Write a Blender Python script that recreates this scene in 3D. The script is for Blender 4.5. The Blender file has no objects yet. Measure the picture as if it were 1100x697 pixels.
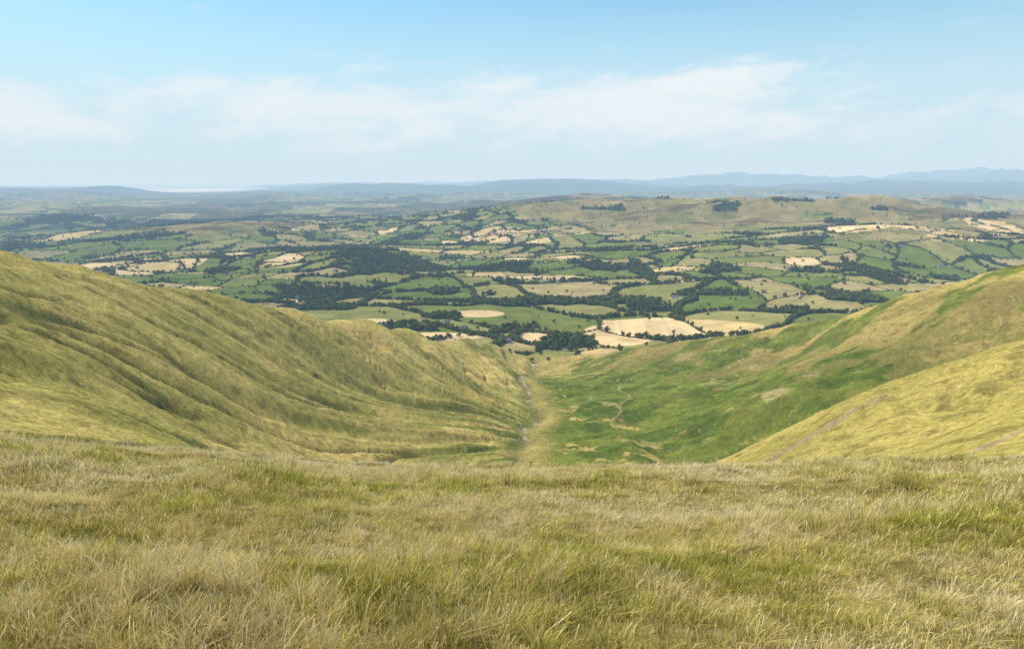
import bpy, math, random, time
import numpy as np
from mathutils import Vector
T0=time.time()
random.seed(7); rng=np.random.default_rng(11)
scene=bpy.context.scene
scene.view_settings.view_transform='Standard'
scene.view_settings.look='None'
scene.view_settings.exposure=0

F=733.0; PITCH=math.radians(12.0); CP,SP=math.cos(PITCH),math.sin(PITCH)
def ray(px,py):
    yc=-(py-348.5)/F; xc=(px-550)/F
    d=CP+yc*SP
    return xc/d,(-SP+yc*CP)/d
def P(px,py,Y):
    u,v=ray(px,py); return (u*Y,Y,v*Y)
BASE=-338.0
def G(px,py,base=BASE):
    u,v=ray(px,py); Y=base/v; return (u*Y,Y)

# ---------------- noise ----------------
TB=rng.random((256,256))
def vnoise(x,y,off=0):
    x=x+off*17.31; y=y+off*9.77
    xi=np.floor(x).astype(np.int64); yi=np.floor(y).astype(np.int64)
    fx=x-xi; fy=y-yi
    fx=fx*fx*fx*(fx*(fx*6-15)+10); fy=fy*fy*fy*(fy*(fy*6-15)+10)
    a=TB[xi&255,yi&255]; b=TB[(xi+1)&255,yi&255]; c=TB[xi&255,(yi+1)&255]; d=TB[(xi+1)&255,(yi+1)&255]
    return (a*(1-fx)+b*fx)*(1-fy)+(c*(1-fx)+d*fx)*fy
def fbm(x,y,oct=4,off=0,g=.5):
    s=0;a=1;t=0
    for i in range(oct):
        ang=.6*i; ca,sa=math.cos(ang),math.sin(ang)
        s=s+a*vnoise((x*ca-y*sa)*2**i,(x*sa+y*ca)*2**i,off+i*3.1); t+=a; a*=g
    return s/t
def fbm0(x,y,oct=4,off=0,g=.5):
    s=0;a=1;t=0
    for i in range(oct):
        s=s+a*vnoise(x*2**i,y*2**i,off+i*3.1); t+=a; a*=g
    return s/t
def ss(a,b,x):
    t=np.clip((x-a)/(b-a),0,1); return t*t*(3-2*t)

# ---------------- near fell geometry ----------------
def fg(x,y):
    yp=np.maximum(y,0); 
    u=np.clip(x/np.maximum(yp,1.0),-1,1)
    z=-1.6-0.283*y-0.004*yp*yp-0.0006*np.minimum(y,0)**2
    z=z+yp*np.where(u<0,.10*u*u,.03*u*u)
    return z
def fgd(x,y):
    n=(fbm(x/5.0,y/4.0,3,5)-.5)*.42+(fbm(x/1.1,y/1.1,2,9)-.5)*.20
    return fg(x,y)+n*ss(1.0,5.0,np.hypot(x,y))
C=[]
C+=[P(0,274,420),P(100,290,520),P(200,310,650),P(300,335,800),P(400,350,950),P(500,366,1150),P(560,381,1250)]
C+=[P(0,340,300),P(0,400,220),P(0,455,135),P(200,450,330),P(100,360,350),P(200,380,430),P(300,400,560),P(300,460,430),P(400,420,680),P(400,475,480),P(480,400,850),P(100,430,230),P(60,310,400),P(500,440,680),P(500,485,520)]
C+=[P(575,491,550),P(572,460,690),P(570,430,850),P(572,400,1100)]
C+=[P(1100,283,760),P(1040,300,800),P(980,317,850),P(920,335,900),P(850,350,1000),P(760,363,1080),P(690,371,1160),P(610,383,1250)]
C+=[P(1100,335,600),P(1000,360,640),P(820,430,620),P(700,480,560),P(700,400,950),P(850,380,860),P(900,400,640),P(760,440,680),P(640,440,780)]
C+=[P(1100,365,270),P(1050,382,290),P(1000,401,310),P(950,421,330),P(900,442,350),P(850,466,370),P(800,493,392),P(1100,430,170),P(1100,480,115),P(950,480,205),P(1000,440,240),P(1050,450,190)]
C+=[(265,330,-118),(240,370,-148),(215,400,-170),(190,430,-192),(165,460,-210),(310,380,-138),(280,430,-165),(240,470,-194),(200,500,-212),(400,460,-146),(350,480,-164)]
C+=[(0,100,-52),(0,200,-112),(5,330,-178),(10,450,-218),(60,200,-104),(-60,200,-100),(70,330,-165),(-80,330,-160)]
C+=[(-480,700,-210),(-430,900,-315),(-300,1150,-360),(-600,500,-140),(-700,750,-340),(-900,500,-300),(-100,1300,-370),(-600,250,-40),(-900,100,-150)]
C+=[(790,950,-270),(560,1120,-350),(380,1250,-370),(200,1350,-375),(950,750,-200),(760,540,-60),(900,300,-80),(500,250,-50)]
C+=[(-400,0,10),(400,0,-10),(0,-400,40),(-300,-300,40),(300,-300,30),(0,1600,-460),(-700,1300,-460),(700,1400,-460)]
for a in range(0,360,24):
    X=60*math.sin(math.radians(a)); Y=60*math.cos(math.radians(a))
    C.append((X,Y,float(fg(np.array(X),np.array(Y)))))
C=np.array(C,float); CX=C[:,:2]/1000.
n=len(C)
def Kf(r2): return np.sqrt(r2+.0001)
d2=((CX[:,None]-CX[None])**2).sum(-1)
A=np.zeros((n+3,n+3)); A[:n,:n]=-Kf(d2)+np.eye(n)*1e-4
A[:n,n]=1;A[:n,n+1:]=CX;A[n,:n]=1;A[n+1:,:n]=CX.T
W1=np.linalg.solve(A,np.concatenate([C[:,2],[0,0,0]]))
def Ut(r2): return r2*np.log(r2+1e-12)
A2=np.zeros((n+3,n+3)); A2[:n,:n]=Ut(d2+1e-12)+np.eye(n)*4e-6
A2[:n,n]=1;A2[:n,n+1:]=CX;A2[n,:n]=1;A2[n+1:,:n]=CX.T
W2=np.linalg.solve(A2,np.concatenate([C[:,2],[0,0,0]]))
def tps(x,y):
    x=x/1000.;y=y/1000.
    s1=W1[n]+W1[n+1]*x+W1[n+2]*y; s2=W2[n]+W2[n+1]*x+W2[n+2]*y
    for i in range(n):
        r2=(x-CX[i,0])**2+(y-CX[i,1])**2+1e-12
        s1=s1-W1[i]*np.sqrt(r2+.0001); s2=s2+W2[i]*r2*np.log(r2)
    return .35*s1+.65*s2
def gau(x,y,cx,cy,sx,sy,rot=0):
    c,s=math.cos(rot),math.sin(rot); dx=x-cx;dy=y-cy
    a=(dx*c+dy*s)/sx; b=(-dx*s+dy*c)/sy
    return np.exp(-(a*a+b*b))
def gp(x,y,px,py,Y,sx,sy,rot=0):
    u,v=ray(px,py); return gau(x,y,u*Y,Y,sx,sy,rot)
lakeX,lakeY=G(425,231); bayX,bayY=G(195,204)
THB=math.atan2(bayX,bayY)
def plain(x,y):
    r=np.hypot(x,y)
    amp=ss(1400,3600,r)
    th=np.arctan2(x,y)
    z=BASE+(fbm(x/1300,y/800,3,21)-.5)*150*amp+(fbm(x/380,y/280,2,31)-.5)*38*ss(1350,2300,r)
    hill=gp(x,y,900,250,4300,2100,900)
    z=z+hill*188+gp(x,y,620,255,4700,1000,520)*95+gp(x,y,230,250,4000,760,480)*100
    z=z+(fbm(x/260,y/200,3,23)-.5)*70*np.clip(hill*1.3+gp(x,y,230,250,4000,900,600)*.7,0,1)
    z=z+gp(x,y,650,215,7600,1700,1000)*125+gp(x,y,980,300,3000,700,330)*60+gp(x,y,330,300,2900,500,250)*25+gp(x,y,760,290,2700,420,260)*42
    z=z+gp(x,y,1000,220,7500,2600,900)*130+gp(x,y,60,240,5600,900,600)*60
    far=ss(8000,14000,r)
    rid=fbm(x/4200,y/2300,4,41)
    cor=np.exp(-((th-THB)/.085)**2)*ss(7000,11000,r)
    bay=gau(x,y,bayX,bayY,2700,6500)+gau(x,y,bayX-12000,bayY+13000,11000,8000)
    z=z*(1-cor)+(BASE-4)*cor
    z=z+far*(rid-.40)*300*np.clip(1-1.3*bay,-.4,1)*(1-cor)
    z=z+ss(15000,24000,r)*(.35+.65*ss(-.35,.1,th))*(ss(.25,.75,rid))*200*np.clip(1-1.5*bay,0,1)*(1-.9*cor)
    mt=ss(28000,35000,r)*ss(.14,.34,th)
    z=z+mt*(100+560*ss(.35,.85,fbm(x/3000,y/5200,4,57)))*(.55+.45*ss(.25,.6,th))
    z=z+gau(x,y,ray(122,198)[0]*17500,17500,900,900)*190+gau(x,y,ray(60,200)[0]*16500,16500,1300,900)*70
    z=z-150*np.clip(bay*1.3-.3,0,1)
    z=z-gau(x,y,lakeX,lakeY,520,560)*30*1.0
    return z
VX=lambda y: 0.027*y+9*np.sin(y/55.)+5*np.sin(y/23.)
def crest_s(x,y): return ((x-207)*122+(y-270)*70)/140.6
def fan_coords(x,y):
    th=np.arctan2(y-690,-(x-95)); rq=np.hypot(x-95,y-690)
    return th*330,rq
def height(x,y,parts=False):
    x=np.asarray(x,float);y=np.asarray(y,float); shp=x.shape
    x=x.ravel();y=y.ravel()
    r=np.hypot(x,y); p=plain(x,y); h=p-200.
    m=r<2300
    xm=x[m];ym=y[m];rm=r[m]
    t=tps(xm,ym)
    q=ss(110,260,rm)
    left=ss(0,-60,xm-VX(ym))
    ac,al=fan_coords(xm,ym)
    jit=(fbm(xm/60,ym/60,2,60)-.5)*26
    g1=fbm0((ac+jit)/46.,al/420.,3,61); g2=fbm0(ac/11.,al/160.,2,63)
    t=t+left*q*((np.abs(g1-.5)-.12)*38-4.5*np.exp(-((g1-.5)/.012)**2)+(g2-.5)*1.8)
    g3=fbm0((ym*.8-xm*.6)/45.,(xm*.8+ym*.6)/200.,3,65)
    cs=crest_s(xm,ym)
    t=t+(1-left)*q*((g3-.5)*9)*np.where(np.abs(cs)<40,.35,1)
    t=t-20*ss(2,40,cs)*ss(230,110,cs)*ss(100,150,xm)
    t=t+q*((fbm(xm/30,ym/30,3,67)-.5)*3.5+(fbm(xm/5,ym/5,3,69)-.5)*1.9)
    dv=np.abs(xm-VX(ym)); t=t-3.5*np.exp(-(dv/8)**2)*ss(350,500,ym)
    w=ss(24,62,rm)
    t=(1-w)*fgd(xm,ym)+w*t
    t=t-.28*np.maximum(0,rm-1360)
    h[m]=t
    k=5.0
    mx=np.maximum(h,p); out=mx+k*np.log(np.exp((h-mx)/k)+np.exp((p-mx)/k))
    out=np.where(h-p>30,h,out)
    if parts: return out.reshape(shp),h.reshape(shp),p.reshape(shp)
    return out.reshape(shp)
def on_ground(px,py):
    u,v=ray(px,py); Y=np.arange(60,1300,1.5); hz_=height(u*Y,Y); k=np.where(hz_>=v*Y)[0]
    Yk=Y[k[0]] if len(k) else 330.; return (u*Yk,Yk)

# ---------------- field pattern ----------------
JX=rng.random((128,128));JY=rng.random((128,128));JC=rng.random((128,128));JD=rng.random((128,128))
def fields1(x,y,SX,SY,rot,o):
    wx=x+(fbm(x/620,y/620,3,71)-.5)*480; wy=y+(fbm(x/620,y/620,3,73)-.5)*480
    c,s=math.cos(rot),math.sin(rot)
    a=(wx*c+wy*s)/SX+o; b=(-wx*s+wy*c)/SY+o
    ai=np.floor(a).astype(int);bi=np.floor(b).astype(int)
    F1=np.full(a.shape,9.);F2=np.full(a.shape,9.);idc=np.zeros(a.shape);idd=np.zeros(a.shape)
    for i in(-1,0,1):
        for j in(-1,0,1):
            ci=(ai+i)&127;cj=(bi+j)&127
            dx=np.abs(ai+i+.02+.96*JX[ci,cj]-a);dy=np.abs(bi+j+.02+.96*JY[ci,cj]-b)
            d=(dx**2.3+dy**2.3)**(1/2.3)
            n1=d<F1
            F2=np.where(n1,F1,np.minimum(F2,d))
            idc=np.where(n1,JC[ci,cj],idc);idd=np.where(n1,JD[ci,cj],idd)
            F1=np.where(n1,d,F1)
    return idc,idd,(F2-F1)*(SX+SY)*.22
def fields(x,y):
    A_=fields1(x,y,175.,135.,.3,0); B_=fields1(x,y,310.,225.,-.25,31)
    w=fbm(x/800,y/800,3,75); k=w>.53
    e=np.where(k,B_[2],A_[2]); e=np.minimum(e,np.abs(w-.53)*1600+0)
    return np.where(k,B_[0],A_[0]),np.where(k,B_[1],A_[1]),e
def reg(x,y,L):
    m=np.zeros(x.shape)
    for (px,py,wpx,hpx,rot) in L:
        X,Y=G(px,py); sx=wpx/F*Y; sy=hpx*Y*Y/(F*-BASE)
        m=np.maximum(m,gau(x,y,X,Y,sx,sy,rot))
    return m
WOODS=[(418,292,40,14,0),(392,282,26,7,0),(612,369,42,10,0),(630,325,90,6,0),(545,327,30,4,0),(690,297,11,12,0),(645,292,22,3.5,0),(775,298,32,3.5,0),
 (935,302,18,14,0),(915,325,34,6,0),(150,262,34,4.5,0),(320,236,60,1.7,0),(440,240,50,1.9,0),(210,237,50,1.5,0),(470,312,20,3,0),(770,318,44,3,0),(240,300,22,4,0),(860,280,30,2.6,0),
 (350,330,48,4.5,0),(290,270,26,1.8,0),(560,292,13,2.5,0),(520,228,30,1.2,0),(60,240,36,1.7,0),(20,262,26,2.6,0),(415,354,52,4,0),(700,332,28,3.4,0),(900,265,20,2.2,0),(470,340,26,3,0),(560,352,30,3,0),(845,335,28,3.2,0)]
STRAW=[(745,353,80,9,0),(655,357,34,10,0),(170,290,55,8,0),(975,272,45,7,0),(530,262,50,4,0),(512,337,36,4.5,0),(115,285,30,5,0),(470,360,46,5,0),(300,290,16,4,0),(1070,265,30,4,0),(400,345,24,3,0),(520,300,16,4,0),(610,285,20,3,0)]
MOOR=[(820,247,240,18,0),(240,253,85,7,0),(1010,245,130,15,0),(600,225,120,6,0),(930,262,60,5,0),(620,250,100,8,0),(70,250,50,4,0),(1000,225,120,5,0)]
def plaincls(x,y):
    r=np.hypot(x,y)
    straw=reg(x,y,STRAW)
    wood=reg(x,y,WOODS); wn=fbm(x/260,y/200,3,81)
    wood=((wood+ (fbm(x/90,y/70,2,83)-.5)*.8-.35*ss(.7,.95,straw)*(r<1800))>.51)|((wn>.74)&(r>1600)&(straw<.3))
    moor=reg(x,y,MOOR)+(fbm(x/400,y/300,3,85)-.5)*.8
    moor=(moor>.42)
    return wood,moor,straw
def plaincol(x,y):
    r=np.hypot(x,y)
    c,d,e=fields(x,y); wood,moor,straw=plaincls(x,y)
    pal=np.array([[.19,.21,.04],[.28,.265,.07],[.37,.30,.11],[.15,.19,.026],[.43,.33,.14],[.23,.24,.052],[.32,.28,.085],[.17,.20,.032]])
    col=pal[(c*7.999).astype(int)]
    k=(d<(.06+.9*np.clip(straw*1.4,0,1)))&(r<7500)
    st=np.where((c<.5)[:,None],np.array([.78,.55,.28]),np.array([.66,.47,.20]))
    col=np.where(k[:,None],st,col)
    sa=(c*6.283); stn=vnoise((x*np.cos(sa)+y*np.sin(sa))/9.,c*90.,3)
    col=col*(.90+.20*stn)[:,None]
    nm=fbm(x/120,y/120,4,87)
    n_=ss(.40,.72,nm)[:,None]
    mc=np.array([.36,.265,.105])*(1-n_)+np.array([.22,.20,.06])*n_
    mc=mc*(.66+.62*fbm(x/700,y/300,3,89)[:,None])
    mm=moor&(~(k&(straw>.3)))
    mb=np.where(mm,.90,.0)[:,None]
    col=col*(1-mb)+mc*mb
    hz=(fbm(x/500,y/160,3,91)>.60)&mm
    col=np.where(hz[:,None],col*.55+np.array([.02,.0,.005]),col)
    hw=np.maximum(2.4,r*r/560000*.3)
    hed=(e<hw)&(~mm|(e<1.2))&(r<6500)
    col=np.where(hed[:,None],np.array([.07,.09,.026]),col)
    col=np.where(wood[:,None],np.array([.05,.07,.018]),col)
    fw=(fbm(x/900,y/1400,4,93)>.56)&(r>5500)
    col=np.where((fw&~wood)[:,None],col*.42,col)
    col=col*(.70+.60*fbm(x/45,y/45,3,95))[:,None]
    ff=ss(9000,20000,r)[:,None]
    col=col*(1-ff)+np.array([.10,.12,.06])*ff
    return col
TRK=[on_ground(px,py) for px,py in ((944,429),(915,442),(893,455),(868,470),(845,484),(828,494))]
TRK2=[on_ground(px,py) for px,py in ((1098,462),(1066,478),(1040,488))]
print('track',TRK)
def polyd(x,y,Pt):
    d=np.full(x.shape,1e9)
    for a,b in zip(Pt[:-1],Pt[1:]):
        a=np.array(a);b=np.array(b);l=((b-a)**2).sum()+1e-6
        t=np.clip(((x-a[0])*(b-a)[0]+(y-a[1])*(b-a)[1])/l,0,1)
        d=np.minimum(d,np.hypot(x-a[0]-t*(b-a)[0],y-a[1]-t*(b-a)[1]))
    return d
def hillcol(x,y,z):
    n1=fbm(x/70,y/70,4,101)[:,None]; 
    ac,al=fan_coords(x,y)
    jit=(fbm(x/60,y/60,2,60)-.5)*26
    st=fbm0((ac+jit)/9.,al/160.,3,103)[:,None]; st2=fbm0(ac/2.6,al/50.,2,104)[:,None]
    a=np.array([.52,.385,.120]); b=np.array([.36,.295,.078])
    k1=ss(.3,.7,n1); col=a*(1-k1)+b*k1
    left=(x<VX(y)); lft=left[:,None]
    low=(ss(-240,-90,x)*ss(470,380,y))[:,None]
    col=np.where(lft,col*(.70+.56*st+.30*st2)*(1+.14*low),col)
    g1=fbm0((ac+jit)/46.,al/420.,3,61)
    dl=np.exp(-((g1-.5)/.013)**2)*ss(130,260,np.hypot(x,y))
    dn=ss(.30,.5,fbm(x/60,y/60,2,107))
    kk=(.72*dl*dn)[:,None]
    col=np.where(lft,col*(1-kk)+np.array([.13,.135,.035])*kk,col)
    dv=x-VX(y)
    nb=fbm(x/55,y/55,5,109,.6); nb2=fbm(x/16,y/16,4,111,.6); nb3=fbm(x/7,y/7,3,112,.6)
    gr=ss(6,40,dv)*ss(0,1,((335+(nb-.5)*330)-x)/50.)*ss(395,460,y+ (nb-.5)*90)
    gr=gr*ss(.37,.45,nb*.5+nb2*.5+.03)
    gr=gr*(1-.85*ss(1000,1090,y+.25*dv+(nb2-.5)*140))
    gl2=ss(-150,-30,dv)*ss(6,-10,dv)*ss(.50,.60,fbm0(ac/26,al/110,4,113))*ss(1150,950,y)*.9
    gx=ss(.55,.63,fbm((y-x*.5)/45,(x)/90,4,115))*(dv>60)*ss(430,480,y)*.9
    gl3=ss(.62,.67,fbm0(ac/16.,al/110.,4,117))*left*ss(-260,-100,dv)*ss(300,360,y)*.7
    g=np.clip(np.maximum(np.maximum(gr,gx),np.maximum(gl2,gl3)),0,1)[:,None]
    pt=ss(.40,.62,fbm(x/38,y/26,3,116))[:,None]
    gc=(np.array([.165,.185,.028])*(1-pt)+np.array([.095,.128,.018])*pt)*(.40+.9*nb2[:,None]+.35*nb3[:,None])
    col=col*(1-g)+gc*g
    fl=ss(.60,.70,nb3)[:,None]*(1-g); col=col*(1-.30*fl)
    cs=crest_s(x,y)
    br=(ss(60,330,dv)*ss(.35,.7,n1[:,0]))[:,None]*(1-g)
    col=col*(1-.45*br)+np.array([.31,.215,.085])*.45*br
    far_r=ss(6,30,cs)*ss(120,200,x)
    col=col*(1-.34*(far_r*ss(620,300,cs))[:,None]*(1-g))  # far slope darkened in its colour: painted shade behind the crest, plus browner ground
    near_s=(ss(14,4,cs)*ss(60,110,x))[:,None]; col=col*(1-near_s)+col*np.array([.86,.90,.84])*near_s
    sv=(far_r*ss(430,250,cs+(nb-.5)*160))[:,None]*ss(.34,.46,nb*.6+nb2*.4)[:,None]*(1-g)
    col=col*(1-.85*sv)+np.array([.140,.150,.030])*.85*sv
    def blob(px,py,Y,sx,sy,cc,th=.45):
        X,YY,_=P(px,py,Y); m=gau(x,y,X,YY,sx,sy)+(nb2-.5)*1.3+(nb3-.5)*1.2
        k=ss(th,th+.6,m)[:,None]*.75; return col*(1-k)+np.array(cc)*k
    col=blob(828,426,640,17,24,(.42,.31,.16)); col=blob(872,400,660,12,16,(.38,.28,.14))
    for (bx_,by_,Yb) in ((770,405,830),(700,455,640),(655,430,800),(735,380,980),(815,385,850)):
        col=blob(bx_,by_,Yb,16,20,(.40,.32,.12))
    dt=polyd(x,y,TRK)+(nb3-.5)*7+3*np.sin(y/11.); dt2=polyd(x,y,TRK2)+(nb3-.5)*3
    k=(np.clip(np.exp(-(dt/3.6)**2)+.8*np.exp(-(dt2/1.2)**2),0,1)*.85)[:,None]
    col=col*(1-k)+np.array([.34,.215,.165])*k
    sb=np.exp(-(dv/3.8)**2)*ss(380,450,y)*ss(.52,.60,fbm(x/4,y/14,3,121))*ss(.36,.5,fbm(x/40,y/40,2,122)); 
    k=(sb*.9)[:,None]; col=col*(1-k)+np.array([.58,.48,.33])*k
    sg=(np.exp(-(np.abs(dv)/11)**2)*ss(380,450,y)*(1-sb))[:,None]; col=col*(1-.6*sg)+np.array([.17,.175,.045])*.6*sg
    pv=x-(.178*y-8+7*np.sin(y/31.)+4*np.sin(y/13.)); sp=np.exp(-(pv/1.0)**2)*ss(640,680,y)*ss(930,900,y)
    k=(sp*.7)[:,None]; col=col*(1-k)+np.array([.42,.35,.14])*k
    col=col*(.60+.80*fbm(x/2.6,y/2.6,3,123,.7))[:,None]
    return col

# ---------------- terrain mesh ----------------
rr=[]
r=0.5
while r<42000:
    rr.append(r)
    if r<30: dr=max(.06,r*.018)
    elif r<120: dr=r*.02
    elif r<1250: dr=r*.005
    else: dr=min(max(r*r/560000.,2.8),230)
    r+=dr
rr=np.array(rr)
az=np.radians(np.concatenate([np.linspace(-43,43,1160),np.linspace(43,317,90)[1:-1]]))
nr,na=len(rr),len(az)
R,AZ=np.meshgrid(rr,az,indexing='ij')
X=(R*np.sin(AZ)).ravel();Y=(R*np.cos(AZ)).ravel()
Z,H,PL=height(X,Y,True)
print('verts',X.size,'t',time.time()-T0)
hm=ss(0,14,H-PL)
hm=np.where(np.hypot(X,Y)>2300,0,hm)
col=np.zeros((X.size,3))
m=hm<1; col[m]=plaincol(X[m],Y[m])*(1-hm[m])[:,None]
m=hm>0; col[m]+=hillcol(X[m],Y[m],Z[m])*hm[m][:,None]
rad=np.hypot(X,Y); fgm=ss(60,30,rad)[:,None]
col=col*(1-fgm)+np.array([.21,.165,.055])*fgm
def grid_mesh(name,co,faces):
    me=bpy.data.meshes.new(name)
    me.vertices.add(len(co)); me.vertices.foreach_set('co',co.astype(np.float32).ravel())
    nf=len(faces); me.loops.add(nf*faces.shape[1]); me.loops.foreach_set('vertex_index',faces.astype(np.int32).ravel())
    me.polygons.add(nf); me.polygons.foreach_set('loop_start',np.arange(0,nf*faces.shape[1],faces.shape[1],dtype=np.int32))
    me.update(calc_edges=True)
    return me
i=np.arange(nr-1)[:,None]; j=np.arange(na)[None]; j2=(j+1)%na
Fc=np.stack([i*na+j,i*na+j2+0*i,(i+1)*na+j2,(i+1)*na+j],-1).reshape(-1,4)[:, ::-1]
co=np.stack([X,Y,Z],1)
me=grid_mesh('ground',co,Fc)
at=me.attributes.new('Col','FLOAT_COLOR','POINT')
at.data.foreach_set('color',np.concatenate([col,np.ones((len(col),1))],1).astype(np.float32).ravel())
me.polygons.foreach_set('use_smooth',np.ones(len(Fc),bool))
ground=bpy.data.objects.new('ground',me); scene.collection.objects.link(ground)

def mat(name):
    m=bpy.data.materials.new(name); m.use_nodes=True; nt=m.node_tree; nt.nodes.clear()
    return m,nt,nt.nodes,nt.links
def math_node(nt,op,a,b=None,c=None):
    nd=nt.nodes.new('ShaderNodeMath'); nd.operation=op
    for k,v in enumerate((a,b,c)):
        if v is None: continue
        if isinstance(v,(int,float)): nd.inputs[k].default_value=v
        else: nt.links.new(v,nd.inputs[k])
    return nd.outputs[0]
m,nt,N,L=mat('fell_and_farmland')
out=N.new('ShaderNodeOutputMaterial'); bs=N.new('ShaderNodeBsdfDiffuse'); bs.inputs['Roughness'].default_value=.6
L.new(bs.outputs[0],out.inputs[0])
ac=N.new('ShaderNodeAttribute'); ac.attribute_name='Col'
ge=N.new('ShaderNodeNewGeometry')
n1=N.new('ShaderNodeTexNoise'); n1.inputs['Scale'].default_value=.8; n1.inputs['Detail'].default_value=3; n1.inputs['Roughness'].default_value=.7
L.new(ge.outputs['Position'],n1.inputs['Vector'])
mr=N.new('ShaderNodeMapRange'); L.new(n1.outputs[0],mr.inputs[0]); mr.inputs[1].default_value=.3;mr.inputs[2].default_value=.7;mr.inputs[3].default_value=.62;mr.inputs[4].default_value=1.36
vm=N.new('ShaderNodeVectorMath'); vm.operation='SCALE'; L.new(ac.outputs['Color'],vm.inputs[0]); L.new(mr.outputs[0],vm.inputs['Scale'])
L.new(vm.outputs[0],bs.inputs['Color'])
bp=N.new('ShaderNodeBump'); bp.inputs['Strength'].default_value=.8; bp.inputs['Distance'].default_value=.6
L.new(n1.outputs[0],bp.inputs['Height']); L.new(bp.outputs[0],bs.inputs['Normal'])
me.materials.append(m)

# ---------------- water ----------------
wm,nt,N,L=mat('calm_water')
out=N.new('ShaderNodeOutputMaterial'); bs=N.new('ShaderNodeBsdfPrincipled'); bs.inputs['Roughness'].default_value=.12
bs.inputs['Base Color'].default_value=(.03,.07,.12,1); L.new(bs.outputs[0],out.inputs[0])
sm,nt,N,L=mat('tidal_sand')
out=N.new('ShaderNodeOutputMaterial'); bs=N.new('ShaderNodeBsdfDiffuse'); nz=N.new('ShaderNodeTexNoise'); nz.inputs['Scale'].default_value=.0012
ge=N.new('ShaderNodeNewGeometry'); L.new(ge.outputs['Position'],nz.inputs['Vector'])
rp=N.new('ShaderNodeValToRGB'); rp.color_ramp.elements[0].position=.35; rp.color_ramp.elements[0].color=(.35,.36,.34,1); rp.color_ramp.elements[1].position=.6; rp.color_ramp.elements[1].color=(.75,.70,.60,1)
L.new(nz.outputs[0],rp.inputs[0]); L.new(rp.outputs[0],bs.inputs[0]); L.new(bs.outputs[0],out.inputs[0])
def disc(name,cx,cy,z,sx,sy,m_=None):
    k=64; co=np.array([[cx+sx*math.cos(t)*(1+.12*math.sin(3*t)),cy+sy*math.sin(t)*(1+.1*math.cos(2*t)),z] for t in np.linspace(0,2*math.pi,k,endpoint=False)])
    me=bpy.data.meshes.new(name); me.from_pydata(co.tolist(),[],[list(range(k))]); me.materials.append(m_ or wm)
    o=bpy.data.objects.new(name,me); scene.collection.objects.link(o)
zl=float(plain(np.array([lakeX]),np.array([lakeY]))[0])
disc('reservoir_water',lakeX,lakeY,zl+9,420,480)
disc('estuary_water',bayX-6000,bayY+9000,-352,16000,18500)
disc('tidal_sandbank',bayX-300,bayY-500,-350.5,1900,4200,sm)

# ---------------- geometry-node scatter ----------------
def scatter(name,pos,rot,scl,idx,protos):
    me=bpy.data.meshes.new(name); k=len(pos)
    me.vertices.add(k); me.vertices.foreach_set('co',pos.astype(np.float32).ravel())
    a=me.attributes.new('rot','FLOAT_VECTOR','POINT'); a.data.foreach_set('vector',rot.astype(np.float32).ravel())
    a=me.attributes.new('scl','FLOAT_VECTOR','POINT'); a.data.foreach_set('vector',scl.astype(np.float32).ravel())
    a=me.attributes.new('idx','INT','POINT'); a.data.foreach_set('value',idx.astype(np.int32))
    me.update()
    o=bpy.data.objects.new(name,me); scene.collection.objects.link(o)
    g=bpy.data.node_groups.new(name+'_gn','GeometryNodeTree')
    g.interface.new_socket('Geometry',in_out='INPUT',socket_type='NodeSocketGeometry')
    g.interface.new_socket('Geometry',in_out='OUTPUT',socket_type='NodeSocketGeometry')
    gi=g.nodes.new('NodeGroupInput');go=g.nodes.new('NodeGroupOutput')
    jn=g.nodes.new('GeometryNodeJoinGeometry')
    def na_(nm,t):
        x=g.nodes.new('GeometryNodeInputNamedAttribute'); x.data_type=t; x.inputs['Name'].default_value=nm; return x.outputs['Attribute']
    ra=na_('rot','FLOAT_VECTOR');sa=na_('scl','FLOAT_VECTOR');ia=na_('idx','INT')
    er=g.nodes.new('FunctionNodeEulerToRotation'); g.links.new(ra,er.inputs[0])
    for q,p in enumerate(protos):
        oi=g.nodes.new('GeometryNodeObjectInfo'); oi.inputs['Object'].default_value=p; oi.inputs['As Instance'].default_value=True
        cmpn=g.nodes.new('FunctionNodeCompare'); cmpn.data_type='INT'; cmpn.operation='EQUAL'
        ins=[s for s in cmpn.inputs if s.type=='INT']; g.links.new(ia,ins[0]); ins[1].default_value=q
        ip=g.nodes.new('GeometryNodeInstanceOnPoints')
        g.links.new(gi.outputs[0],ip.inputs['Points']); g.links.new(cmpn.outputs[0],ip.inputs['Selection'])
        g.links.new(oi.outputs['Geometry'],ip.inputs['Instance']); g.links.new(er.outputs[0],ip.inputs['Rotation']); g.links.new(sa,ip.inputs['Scale'])
        g.links.new(ip.outputs[0],jn.inputs[0])
        w=np.where(idx==q)[0][0]; p.parent=o; p.location=pos[w]+np.array([.1,.05,0]); p.scale=scl[w]
    g.links.new(jn.outputs[0],go.inputs[0])
    md=o.modifiers.new('scatter','NODES'); md.node_group=g
    return o

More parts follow.
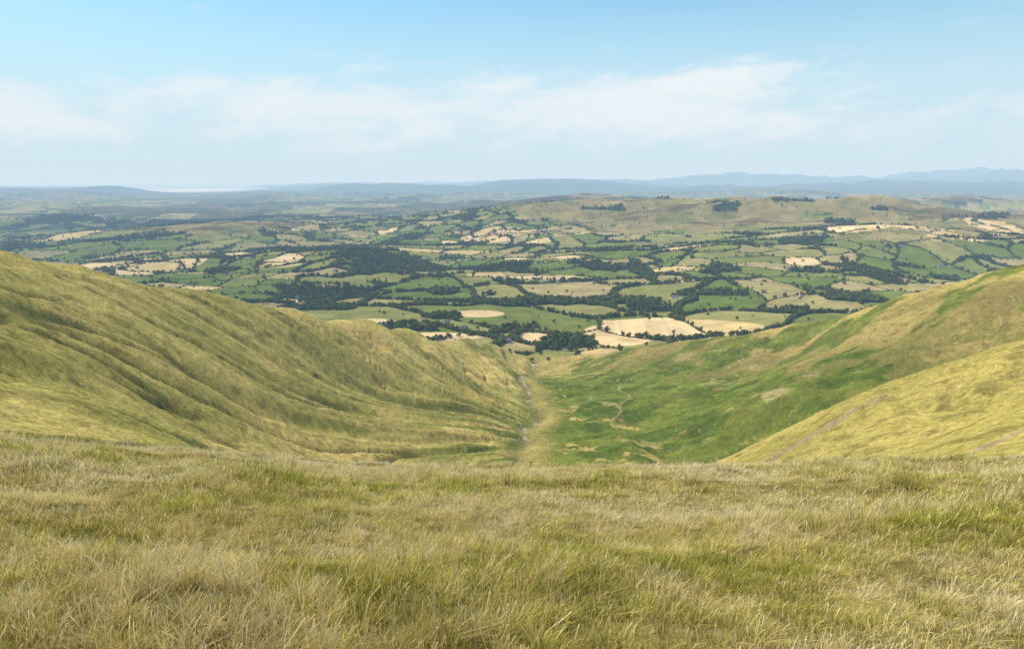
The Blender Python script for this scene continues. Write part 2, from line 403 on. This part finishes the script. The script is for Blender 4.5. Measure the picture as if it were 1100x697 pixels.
# ---------------- foreground grass (one mesh) ----------------
gm,nt,N,L=mat('moor_grass')
out=N.new('ShaderNodeOutputMaterial')
ga=N.new('ShaderNodeAttribute'); ga.attribute_name='gcol'
df=N.new('ShaderNodeBsdfDiffuse'); tr=N.new('ShaderNodeBsdfTranslucent'); L.new(ga.outputs['Color'],df.inputs[0]);L.new(ga.outputs['Color'],tr.inputs[0])
mx=N.new('ShaderNodeMixShader'); mx.inputs[0].default_value=.32; L.new(df.outputs[0],mx.inputs[1]);L.new(tr.outputs[0],mx.inputs[2]); L.new(mx.outputs[0],out.inputs[0])
def fan(n_,r0,r1,a=46):
    r_=np.sqrt(rng.uniform(r0*r0,r1*r1,n_)); t=np.radians(rng.uniform(-a,a,n_)); return r_*np.sin(t),r_*np.cos(t)
RAMP=np.array([[.30,.32,.04],[.60,.50,.10],[.90,.67,.235],[.95,.79,.44]]); RP=np.array([0,.3,.6,1.])
def blades(n_t,r0,r1,a,bpt,hh0,wid,rad):
    tx,ty=fan(n_t,r0,r1,a)
    cl=fbm(tx/1.6,ty/1.6,3,201); big=rng.random(n_t)<(.04+.34*ss(.53,.67,cl))
    th=(.45+.75*cl)*rng.uniform(.6,1.25,n_t)*np.where(big,1.8,1.0)
    tr_=rng.random(n_t)
    k=np.repeat(np.arange(n_t),bpt); M=len(k)
    a_=rng.uniform(0,6.283,M); ro=rad*np.sqrt(rng.random(M))*np.where(big[k],.65,1.12)
    bx=tx[k]+ro*np.cos(a_);by=ty[k]+ro*np.sin(a_)
    bz=height(bx,by)-.02
    hh=hh0*th[k]*rng.uniform(.35,1.15,M)
    stalk=rng.random(M)<.10; hh=np.where(stalk,hh*1.5,hh)
    la=a_+rng.normal(0,.9,M); ln=hh*rng.uniform(.1,.95,M)*np.where(stalk,.4,1)
    lx=np.cos(la)*ln+.06*hh; ly=np.sin(la)*ln-.03*hh
    wa=rng.uniform(0,3.1416,M); w=wid*rng.uniform(.6,1.35,M); cx=np.cos(wa)*w/2;cy=np.sin(wa)*w/2
    Vt=[]
    for t,ww in ((0,1.),(.5,.85)):
        X_=bx+lx*t*t;Y_=by+ly*t*t;Z_=bz+hh*(t-.18*t*t)
        Vt.append(np.stack([X_-cx*ww,Y_-cy*ww,Z_],1));Vt.append(np.stack([X_+cx*ww,Y_+cy*ww,Z_],1))
    e_=np.where(stalk,1.3,.22)
    Vt.append(np.stack([bx+lx-cx*e_,by+ly-cy*e_,bz+hh*.8],1)); Vt.append(np.stack([bx+lx+cx*e_,by+ly+cy*e_,bz+hh*.8],1))
    co=np.stack(Vt,1).reshape(-1,3)
    b0=np.arange(M)[:,None]*6
    fc=np.concatenate([b0+np.array([[0,1,3,2]]),b0+np.array([[2,3,5,4]])],1).reshape(-1,4)
    pn=fbm(tx/3.2,ty/2.6,4,205); pn2=fbm(tx/.7,ty/.7,2,207)
    base=(pn-.5)*1.5+(pn2-.5)*.9+.52+(tr_-.5)*.45-np.where(big,.06,0)
    base=base+.14*ss(7,16,np.hypot(tx,ty))
    f=base[k]+(rng.random(M)-.5)*.75+np.where(stalk,.4,0)
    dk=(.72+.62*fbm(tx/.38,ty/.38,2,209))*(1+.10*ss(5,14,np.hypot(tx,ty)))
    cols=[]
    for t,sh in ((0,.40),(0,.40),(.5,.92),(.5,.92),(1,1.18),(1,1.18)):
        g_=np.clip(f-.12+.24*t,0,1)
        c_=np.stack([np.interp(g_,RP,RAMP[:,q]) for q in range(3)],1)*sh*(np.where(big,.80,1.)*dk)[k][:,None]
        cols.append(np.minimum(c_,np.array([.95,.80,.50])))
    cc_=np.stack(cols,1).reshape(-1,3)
    return co,fc,cc_
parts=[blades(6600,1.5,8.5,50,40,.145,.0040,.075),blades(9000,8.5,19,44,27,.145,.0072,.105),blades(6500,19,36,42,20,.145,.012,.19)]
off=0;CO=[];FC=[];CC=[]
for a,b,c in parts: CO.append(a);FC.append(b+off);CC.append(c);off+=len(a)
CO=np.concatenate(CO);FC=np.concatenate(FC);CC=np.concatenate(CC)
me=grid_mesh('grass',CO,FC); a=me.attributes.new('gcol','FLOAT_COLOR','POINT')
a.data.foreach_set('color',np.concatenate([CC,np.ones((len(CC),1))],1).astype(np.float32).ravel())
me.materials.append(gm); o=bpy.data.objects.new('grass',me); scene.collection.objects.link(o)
print('grass',len(FC),time.time()-T0)

# ---------------- trees ----------------
def leafmat(name,c0,c1):
    m,nt,N,L=mat(name); out=N.new('ShaderNodeOutputMaterial'); df=N.new('ShaderNodeBsdfDiffuse')
    oi=N.new('ShaderNodeObjectInfo'); ge=N.new('ShaderNodeNewGeometry')
    nz=N.new('ShaderNodeTexNoise'); nz.inputs['Scale'].default_value=.35; nz.inputs['Detail'].default_value=1; L.new(ge.outputs['Position'],nz.inputs['Vector'])
    f=math_node(nt,'MULTIPLY_ADD',oi.outputs['Random'],.6,math_node(nt,'MULTIPLY_ADD',nz.outputs[0],1.0,-.3))
    mxn=N.new('ShaderNodeMix'); mxn.data_type='RGBA'; L.new(f,mxn.inputs[0]); mxn.inputs[6].default_value=(*c0,1); mxn.inputs[7].default_value=(*c1,1)
    L.new(mxn.outputs[2],df.inputs[0]); L.new(df.outputs[0],out.inputs[0]); return m
lm=leafmat('broadleaf_foliage',(.058,.080,.014),(.185,.205,.036)); 
bm_,nt,N,L=mat('bark'); o_=N.new('ShaderNodeOutputMaterial');d_=N.new('ShaderNodeBsdfDiffuse');d_.inputs[0].default_value=(.09,.07,.05,1);L.new(d_.outputs[0],o_.inputs[0])
def tree(name,hh,wd,lobes,nl,conif=False,trunk=True):
    vs=[];fs=[];mi=[]
    def cone(p0,p1,r0,r1):
        i0=len(vs); 
        for (p,r_) in ((p0,r0),(p1,r1)):
            for k in range(6):
                a=k*math.pi/3; vs.append((p[0]+r_*math.cos(a),p[1]+r_*math.sin(a),p[2]))
        for k in range(6): fs.append((i0+k,i0+(k+1)%6,i0+6+(k+1)%6,i0+6+k)); mi.append(1)
    if trunk: cone((0,0,-.6),(0,0,hh*.6),hh*.035,hh*.012)
    LB=[]
    for q in range(lobes):
        if conif:
            t=q/(lobes-1); LB.append((0,0,hh*(.18+.74*t),wd*(.55-.45*t)))
        else:
            a=q*2.4+random.random(); rr_=wd*.32*math.sqrt(random.random()) if q else 0
            zz=hh*random.uniform(.36,.78); LB.append((rr_*1.2*math.cos(a),rr_*1.2*math.sin(a),zz,wd*random.uniform(.2,.33)))
            if trunk: cone((0,0,hh*.25),(LB[-1][0],LB[-1][1],zz),hh*.013,hh*.004)
    for q in range(nl):
        lx,ly,lz,lr=random.choice(LB)
        d=Vector((random.gauss(0,1),random.gauss(0,1),random.gauss(0,1))).normalized(); k=lr*random.uniform(.7,1.08)
        p=Vector((lx,ly,lz))+Vector((d.x*k,d.y*k,d.z*k*.8))
        s=wd*random.uniform(.05,.09); nrm=(d+Vector((random.gauss(0,.35),random.gauss(0,.35),random.gauss(0,.35)))).normalized()
        t1=nrm.orthogonal().normalized(); t2=nrm.cross(t1); i0=len(vs)
        for (a,b) in ((-1,-.8),(1,-.6),(.8,1),(-.7,.9)): vs.append(tuple(p+t1*a*s+t2*b*s))
        fs.append((i0,i0+1,i0+2,i0+3)); mi.append(0)
    me=bpy.data.meshes.new(name); me.from_pydata(vs,[],fs); me.materials.append(lm); me.materials.append(bm_)
    me.polygons.foreach_set('material_index',mi); o=bpy.data.objects.new(name,me); scene.collection.objects.link(o); return o
prot=[tree('broadleaf_a',12,12,8,300),tree('broadleaf_b',14,11,9,300),tree('broadleaf_c',10,11,7,260),tree('conifer',14,7,8,240,True),tree('bush',3.2,6,6,90,trunk=False)]
def pfan(n_,r0,r1):
    r_=np.sqrt(rng.uniform(r0*r0,r1*r1,n_)); t=np.radians(rng.uniform(-42,42,n_)); return r_*np.sin(t),r_*np.cos(t)
TX=[];TY=[];TI=[];TS=[]
def add(x,y,i_,s): TX.append(x);TY.append(y);TI.append(i_);TS.append(s)
for (r0,r1,nn,ph,bw,bush) in ((1150,2200,260000,.50,3.6,True),(2200,3600,420000,.30,4.6,True),(3600,7000,420000,.25,7,False)):
    x,y=pfan(nn,r0,r1); c,d,e=fields(x,y); wood,moor,straw=plaincls(x,y)
    _,hh,pp=height(x,y,True); ok=hh<pp+2
    near=e<bw
    lane=fbm(x/260,y/260,3,211)
    dens=ss(.40,.64,lane)+.05
    k=ok&near&~moor&(rng.random(nn)<ph*dens*1.5)&~wood&((straw<.5)|(rng.random(nn)<.22))
    add(x[k],y[k],rng.choice([0,1,2],k.sum()),rng.uniform(.4,1.1,k.sum())*(1 if r0<3000 else 1.05))
    if bush:
        k=ok&(e<2.0)&~wood&(~moor|(rng.random(nn)<.15))&(rng.random(nn)<(.7))
        add(x[k],y[k],np.full(k.sum(),4),rng.uniform(.45,.95,k.sum()))
    areaper=(.733*(r1*r1-r0*r0))/nn
    dw={1150:1/85.,2200:1/130.,3600:1/400.}[r0]
    k=ok&wood&(rng.random(nn)<areaper*dw)
    cf=vnoise(x/260,y/260,5)
    ii=np.where((cf>.62)[k]&(rng.random(k.sum())<.8),3,rng.choice([0,1,2],k.sum()))
    add(x[k],y[k],ii,rng.uniform(.55,1.35,k.sum())*(1.2 if r0>3000 else 1.0))
    k=ok&~wood&~moor&(rng.random(nn)<areaper/12000.)
    add(x[k],y[k],rng.choice([0,1,2],k.sum()),rng.uniform(.4,.9,k.sum()))
TX=np.concatenate(TX);TY=np.concatenate(TY);TI=np.concatenate(TI);TS=np.concatenate(TS)
print('trees',len(TX),time.time()-T0)
TZ=height(TX,TY)
k=len(TX)
scatter('woodland_and_hedgerow_trees',np.stack([TX,TY,TZ],1),np.stack([rng.normal(0,.03,k),rng.normal(0,.03,k),rng.uniform(0,6.28,k)],1),
  np.stack([TS*rng.uniform(.9,1.15,k),TS*rng.uniform(.9,1.15,k),TS],1),TI,prot)
for (px,py,Yd,s) in ((743,362,1290,1.15),(571,391,1160,.8),(589,392,1170,.7),(567,380,1280,1.0),(581,384,1240,.8),(700,366,1270,.7),(548,377,1290,.8)):
    x,y,_=P(px,py,Yd); t=bpy.data.objects.new('broadleaf_tree',prot[random.choice([0,1,2])].data); scene.collection.objects.link(t)
    t.location=(x,y,float(height(np.array([x]),np.array([y]))[0])-.2); t.scale=(s,s,s); t.rotation_euler[2]=random.random()*6

# ---------------- rocks in the beck ----------------
rm_,nt,N,L=mat('limestone_rock'); o_=N.new('ShaderNodeOutputMaterial');d_=N.new('ShaderNodeBsdfDiffuse');nz=N.new('ShaderNodeTexNoise');nz.inputs['Scale'].default_value=1.5
rp=N.new('ShaderNodeValToRGB');rp.color_ramp.elements[0].color=(.26,.22,.16,1);rp.color_ramp.elements[1].color=(.52,.46,.35,1);L.new(nz.outputs[0],rp.inputs[0]);L.new(rp.outputs[0],d_.inputs[0]);L.new(d_.outputs[0],o_.inputs[0])
vs=[];fs=[]
NR=300
yy=rng.uniform(500,1150,NR); xx=VX(yy)+rng.normal(0,4,NR)+np.where(rng.random(NR)<.3,rng.uniform(0,45,NR)*ss(700,500,yy),0); zz=height(xx,yy)
for a,b,c in zip(xx,yy,zz):
    s=random.uniform(.3,1.0); i0=len(vs)
    for lv,(zr,rf) in enumerate(((-.4,1),(.25,.95),(.6,.5))):
        for q in range(6): 
            t=q*math.pi/3+lv*.2; rj=s*rf*random.uniform(.7,1.2); vs.append((a+rj*math.cos(t),b+rj*math.sin(t)*.8,c+s*zr*random.uniform(.8,1.2)))
    for lv in (0,1):
        for q in range(6): fs.append((i0+lv*6+q,i0+lv*6+(q+1)%6,i0+lv*6+6+(q+1)%6,i0+lv*6+6+q))
    fs.append(tuple(i0+12+q for q in range(6)))
me=bpy.data.meshes.new('stream_rocks'); me.from_pydata(vs,[],fs); me.materials.append(rm_)
o=bpy.data.objects.new('stream_rocks',me); scene.collection.objects.link(o)

# ---------------- farmhouses ----------------
def dmat(name,c,r_=.9):
    m,nt,N,L=mat(name); o_=N.new('ShaderNodeOutputMaterial');b=N.new('ShaderNodeBsdfPrincipled');b.inputs['Roughness'].default_value=r_
    nz=N.new('ShaderNodeTexNoise');nz.inputs['Scale'].default_value=3;mxn=N.new('ShaderNodeMix');mxn.data_type='RGBA';L.new(nz.outputs[0],mxn.inputs[0])
    mxn.inputs[6].default_value=(*[v*.8 for v in c],1);mxn.inputs[7].default_value=(*[min(1,v*1.15) for v in c],1);L.new(mxn.outputs[2],b.inputs['Base Color']);L.new(b.outputs[0],o_.inputs[0]);return m
wmA=dmat('whitewash',(.72,.70,.66));wmB=dmat('grey_stone',(.33,.30,.26));sl=dmat('slate',(.13,.13,.15));gl=dmat('window_glass',(.03,.035,.04),.2)
def box(x0,x1,y0,y1,z0,z1,V,Fs):
    i0=len(V);V+=[(x0,y0,z0),(x1,y0,z0),(x1,y1,z0),(x0,y1,z0),(x0,y0,z1),(x1,y0,z1),(x1,y1,z1),(x0,y1,z1)]
    for f in((0,3,2,1),(4,5,6,7),(0,1,5,4),(1,2,6,5),(2,3,7,6),(3,0,4,7)):Fs.append(tuple(i0+k for k in f))
def mk(name,V,Fs,m): 
    me=bpy.data.meshes.new(name);me.from_pydata(V,[],Fs);me.materials.append(m);return me
V=[];Fs=[];V+=[(-7,-3.5,-1),(7,-3.5,-1),(7,3.5,-1),(-7,3.5,-1),(-7,-3.5,5),(7,-3.5,5),(7,3.5,5),(-7,3.5,5),(-7,0,8),(7,0,8)]
Fs+=[(0,1,5,4),(2,3,7,6),(1,2,6,9,5),(3,0,4,8,7)];wA=mk('walls',V,Fs,wmA);wB=mk('walls_stone',V,Fs,wmB)
rf=mk('roof',[(-7.4,-4,4.75),(7.4,-4,4.75),(7.4,0,8.2),(-7.4,0,8.2),(-7.4,4,4.75),(7.4,4,4.75)],[(0,1,2,3),(3,2,5,4)],sl)
V=[];Fs=[];box(-6.6,-5.6,-.6,.6,7,9.6,V,Fs);box(5.6,6.6,-.6,.6,7,9.6,V,Fs);ch=mk('chimneys',V,Fs,wmB)
V=[];Fs=[]
for q in(-5,-2,2,5):
    for z in(.9,3.2):box(q-.5,q+.5,-3.55,-3.45,z,z+1.2,V,Fs)
wi=mk('windows',V,Fs,gl)
V=[];Fs=[];box(-.5,.5,-3.56,-3.44,-.9,1.2,V,Fs);dr_=mk('door',V,Fs,sl)
for (px,py,st) in ((498,354,0),(412,350,0),(545,368,1),(480,348,1),(320,318,0),(725,322,0),(820,318,1),(860,322,0),(600,305,1),(545,300,0),(268,288,0),(160,283,0),(460,283,1),(505,283,0),(905,300,0),(1010,292,0),(1045,300,1),(742,290,0),(100,270,0),(215,272,1),(360,300,0),(655,322,0),(965,285,0),(60,262,0)):
    x,y=G(px,py); e=bpy.data.objects.new('farmhouse',None); scene.collection.objects.link(e)
    e.location=(x,y,float(height(np.array([x]),np.array([y]))[0])+1); e.rotation_euler[2]=random.uniform(-.8,.8); s=random.uniform(.9,1.4); e.scale=(s,s,s)
    for nm,md in(('walls',wB if st else wA),('roof',rf),('chimneys',ch),('windows',wi),('door',dr_)):
        o=bpy.data.objects.new(nm,md); o.parent=e; scene.collection.objects.link(o)
# ---------------- wind turbines ----------------
tw=dmat('turbine_white',(.8,.8,.8),.5)
V=[];Fs=[]
for (z,r_) in((-2,2.2),(60,1.3)):
    for q in range(10):V.append((r_*math.cos(q*.6283),r_*math.sin(q*.6283),z))
for q in range(10):Fs.append((q,(q+1)%10,10+(q+1)%10,10+q))
tower=mk('tower',V,Fs,tw)
V=[];Fs=[];box(-1.6,1.6,-3,5,60,63,V,Fs);nac=mk('nacelle',V,Fs,tw)
V=[];Fs=[]
for b in range(3):
    a=b*2.0944+.3; i0=len(V)
    for (d,w) in((1,.8),(6,1.5),(28,.3)):
        for sg in(-1,1):V.append((math.cos(a)*d-math.sin(a)*w*sg,-3.6,61.5+math.sin(a)*d+math.cos(a)*w*sg))
    Fs+=[(i0,i0+1,i0+3,i0+2),(i0+2,i0+3,i0+5,i0+4)]
bl=mk('blades',V,Fs,tw)
for px in(868,884,896,905,913,924,936,978,985):
    u,_=ray(px,215); y=6900+random.uniform(-300,300); x=u*y
    e=bpy.data.objects.new('wind_turbine',None); scene.collection.objects.link(e); e.location=(x,y,float(height(np.array([x]),np.array([y]))[0])); e.rotation_euler[2]=.35
    for nm,md in(('tower',tower),('nacelle',nac),('blades',bl)):
        o=bpy.data.objects.new(nm,md);o.parent=e;scene.collection.objects.link(o)

# ---------------- haze (glowing volume, its emission stands in for scattered daylight) ----------------
hmx,nt,N,L=mat('summer_haze'); out=N.new('ShaderNodeOutputMaterial')
sig=(1/30000.,1/22500.,1/16500.); Lh=(.66,.80,.89); D=1/16500.
ab=N.new('ShaderNodeVolumeAbsorption'); ab.inputs['Density'].default_value=D; ab.inputs['Color'].default_value=(1-sig[0]/D,1-sig[1]/D,0,1)
em=N.new('ShaderNodeEmission'); em.inputs['Strength'].default_value=D; em.inputs['Color'].default_value=(sig[0]/D*Lh[0],sig[1]/D*Lh[1],Lh[2],1)
ad=N.new('ShaderNodeAddShader'); L.new(ab.outputs[0],ad.inputs[0]);L.new(em.outputs[0],ad.inputs[1]);L.new(ad.outputs[0],out.inputs['Volume'])
V=[];Fs=[];box(-60000,60000,-60000,60000,-900,700,V,Fs); me=mk('haze',V,Fs,hmx); o=bpy.data.objects.new('haze',me); scene.collection.objects.link(o)

# ---------------- sun & sky ----------------
EL=math.radians(57); AZ_=math.atan2(-.85,.35)
sd=Vector((math.sin(AZ_)*math.cos(EL),math.cos(AZ_)*math.cos(EL),math.sin(EL)))
sun=bpy.data.lights.new('sun','SUN'); sun.energy=5.0; sun.angle=math.radians(.5); sun.color=(1,.93,.80)
so=bpy.data.objects.new('sun',sun); scene.collection.objects.link(so); so.rotation_euler=sd.to_track_quat('Z','Y').to_euler()
w=bpy.data.worlds.new('World'); scene.world=w; w.use_nodes=True; nt=w.node_tree; N=nt.nodes; L=nt.links; N.clear()
out=N.new('ShaderNodeOutputWorld'); bg=N.new('ShaderNodeBackground'); bg.inputs[1].default_value=.13
sk=N.new('ShaderNodeTexSky'); sk.sky_type='NISHITA'; sk.sun_disc=False; sk.sun_elevation=EL; sk.sun_rotation=AZ_; sk.altitude=500; sk.air_density=1.0; sk.dust_density=.6; sk.ozone_density=1.0
tc=N.new('ShaderNodeTexCoord'); sp=N.new('ShaderNodeSeparateXYZ'); L.new(tc.outputs['Generated'],sp.inputs[0])
azn=math_node(nt,'ARCTAN2',sp.outputs[0],sp.outputs[1]); eln=math_node(nt,'ARCSINE',sp.outputs[2])
def noise_az(sa,se,tilt,sc_,dist,seed,rough=.58):
    cb=N.new('ShaderNodeCombineXYZ')
    L.new(math_node(nt,'MULTIPLY',azn,sa),cb.inputs[0])
    e_=math_node(nt,'SUBTRACT',eln,math_node(nt,'MULTIPLY',azn,tilt)); L.new(math_node(nt,'MULTIPLY',e_,se),cb.inputs[1]); cb.inputs[2].default_value=seed
    nz=N.new('ShaderNodeTexNoise'); nz.inputs['Scale'].default_value=sc_; nz.inputs['Detail'].default_value=9; nz.inputs['Roughness'].default_value=rough; nz.inputs['Distortion'].default_value=dist
    L.new(cb.outputs[0],nz.inputs['Vector']); return nz.outputs[0]
def env(px,py,sa,se,tilt=0):
    u,v=ray(px,py); a0=math.atan(u); e0=math.atan(v*math.cos(a0))
    da=math_node(nt,'SUBTRACT',azn,a0); de=math_node(nt,'SUBTRACT',math_node(nt,'SUBTRACT',eln,e0),math_node(nt,'MULTIPLY',da,tilt))
    a2=math_node(nt,'POWER',math_node(nt,'ABSOLUTE',math_node(nt,'DIVIDE',da,sa)),2.); b2=math_node(nt,'POWER',math_node(nt,'ABSOLUTE',math_node(nt,'DIVIDE',de,se)),2.)
    return math_node(nt,'EXPONENT',math_node(nt,'MULTIPLY',math_node(nt,'ADD',a2,b2),-1.))
def sstep(f,a,b,lo=0,hi=1):
    mr=N.new('ShaderNodeMapRange'); mr.interpolation_type='SMOOTHSTEP'; L.new(f,mr.inputs[0]); mr.inputs[1].default_value=a;mr.inputs[2].default_value=b;mr.inputs[3].default_value=lo;mr.inputs[4].default_value=hi; return mr.outputs[0]
nA=noise_az(4.5,13,.06,1.9,.25,3.3,.62); nB=noise_az(7,24,.10,1.6,.35,8.1,.62)
eA=env(640,114,.36,.050,.05); eB=env(770,82,.17,.020,.08); eC=env(320,112,.30,.040,.02); eD=env(40,125,.26,.036); eF=env(420,75,.10,.012,.05)
eG=env(560,138,.80,.040,0)
E=math_node(nt,'MAXIMUM',math_node(nt,'MAXIMUM',eA,eC),math_node(nt,'MAXIMUM',math_node(nt,'MULTIPLY',eD,.85),math_node(nt,'MULTIPLY',eG,.85)))
t1=math_node(nt,'ADD',nA,math_node(nt,'MULTIPLY',E,.42))
t2=math_node(nt,'ADD',nB,math_node(nt,'MULTIPLY',math_node(nt,'MAXIMUM',eB,math_node(nt,'MULTIPLY',eF,.7)),.42))
c1=sstep(t1,.58,.98); c2=sstep(t2,.64,.95)
cc=math_node(nt,'MINIMUM',math_node(nt,'ADD',math_node(nt,'MULTIPLY',c1,.88),math_node(nt,'MULTIPLY',c2,.6)),.95)
cc=math_node(nt,'MULTIPLY',cc,sstep(eln,.26,.17))
cc=math_node(nt,'MAXIMUM',cc,math_node(nt,'MULTIPLY',env(816,101,.009,.006),math_node(nt,'MULTIPLY',sstep(nB,.3,.5),.95)))
cv=sstep(eln,.30,.04,0.0,.94)
tint=N.new('ShaderNodeMix'); tint.data_type='RGBA'; tint.blend_type='MULTIPLY'; tint.inputs[0].default_value=1; L.new(sk.outputs[0],tint.inputs[6]); tint.inputs[7].default_value=(.80,1.27,1.27,1)
m0=N.new('ShaderNodeMix'); m0.data_type='RGBA'; L.new(cv,m0.inputs[0]); L.new(tint.outputs[2],m0.inputs[6]); m0.inputs[7].default_value=(4.7,6.05,6.8,1)
m1=N.new('ShaderNodeMix'); m1.data_type='RGBA'; L.new(cc,m1.inputs[0]); L.new(m0.outputs[2],m1.inputs[6]); m1.inputs[7].default_value=(6.9,7.2,7.4,1)
L.new(m1.outputs[2],bg.inputs[0]); L.new(bg.outputs[0],out.inputs[0])

# ---------------- camera ----------------
cam=bpy.data.cameras.new('camera'); cam.sensor_width=36; cam.lens=36*F/1100; cam.clip_start=.1; cam.clip_end=200000
co_=bpy.data.objects.new('camera',cam); scene.collection.objects.link(co_); co_.location=(0,0,0); co_.rotation_euler=(math.radians(90)-PITCH,0,0); scene.camera=co_
print('done',time.time()-T0)
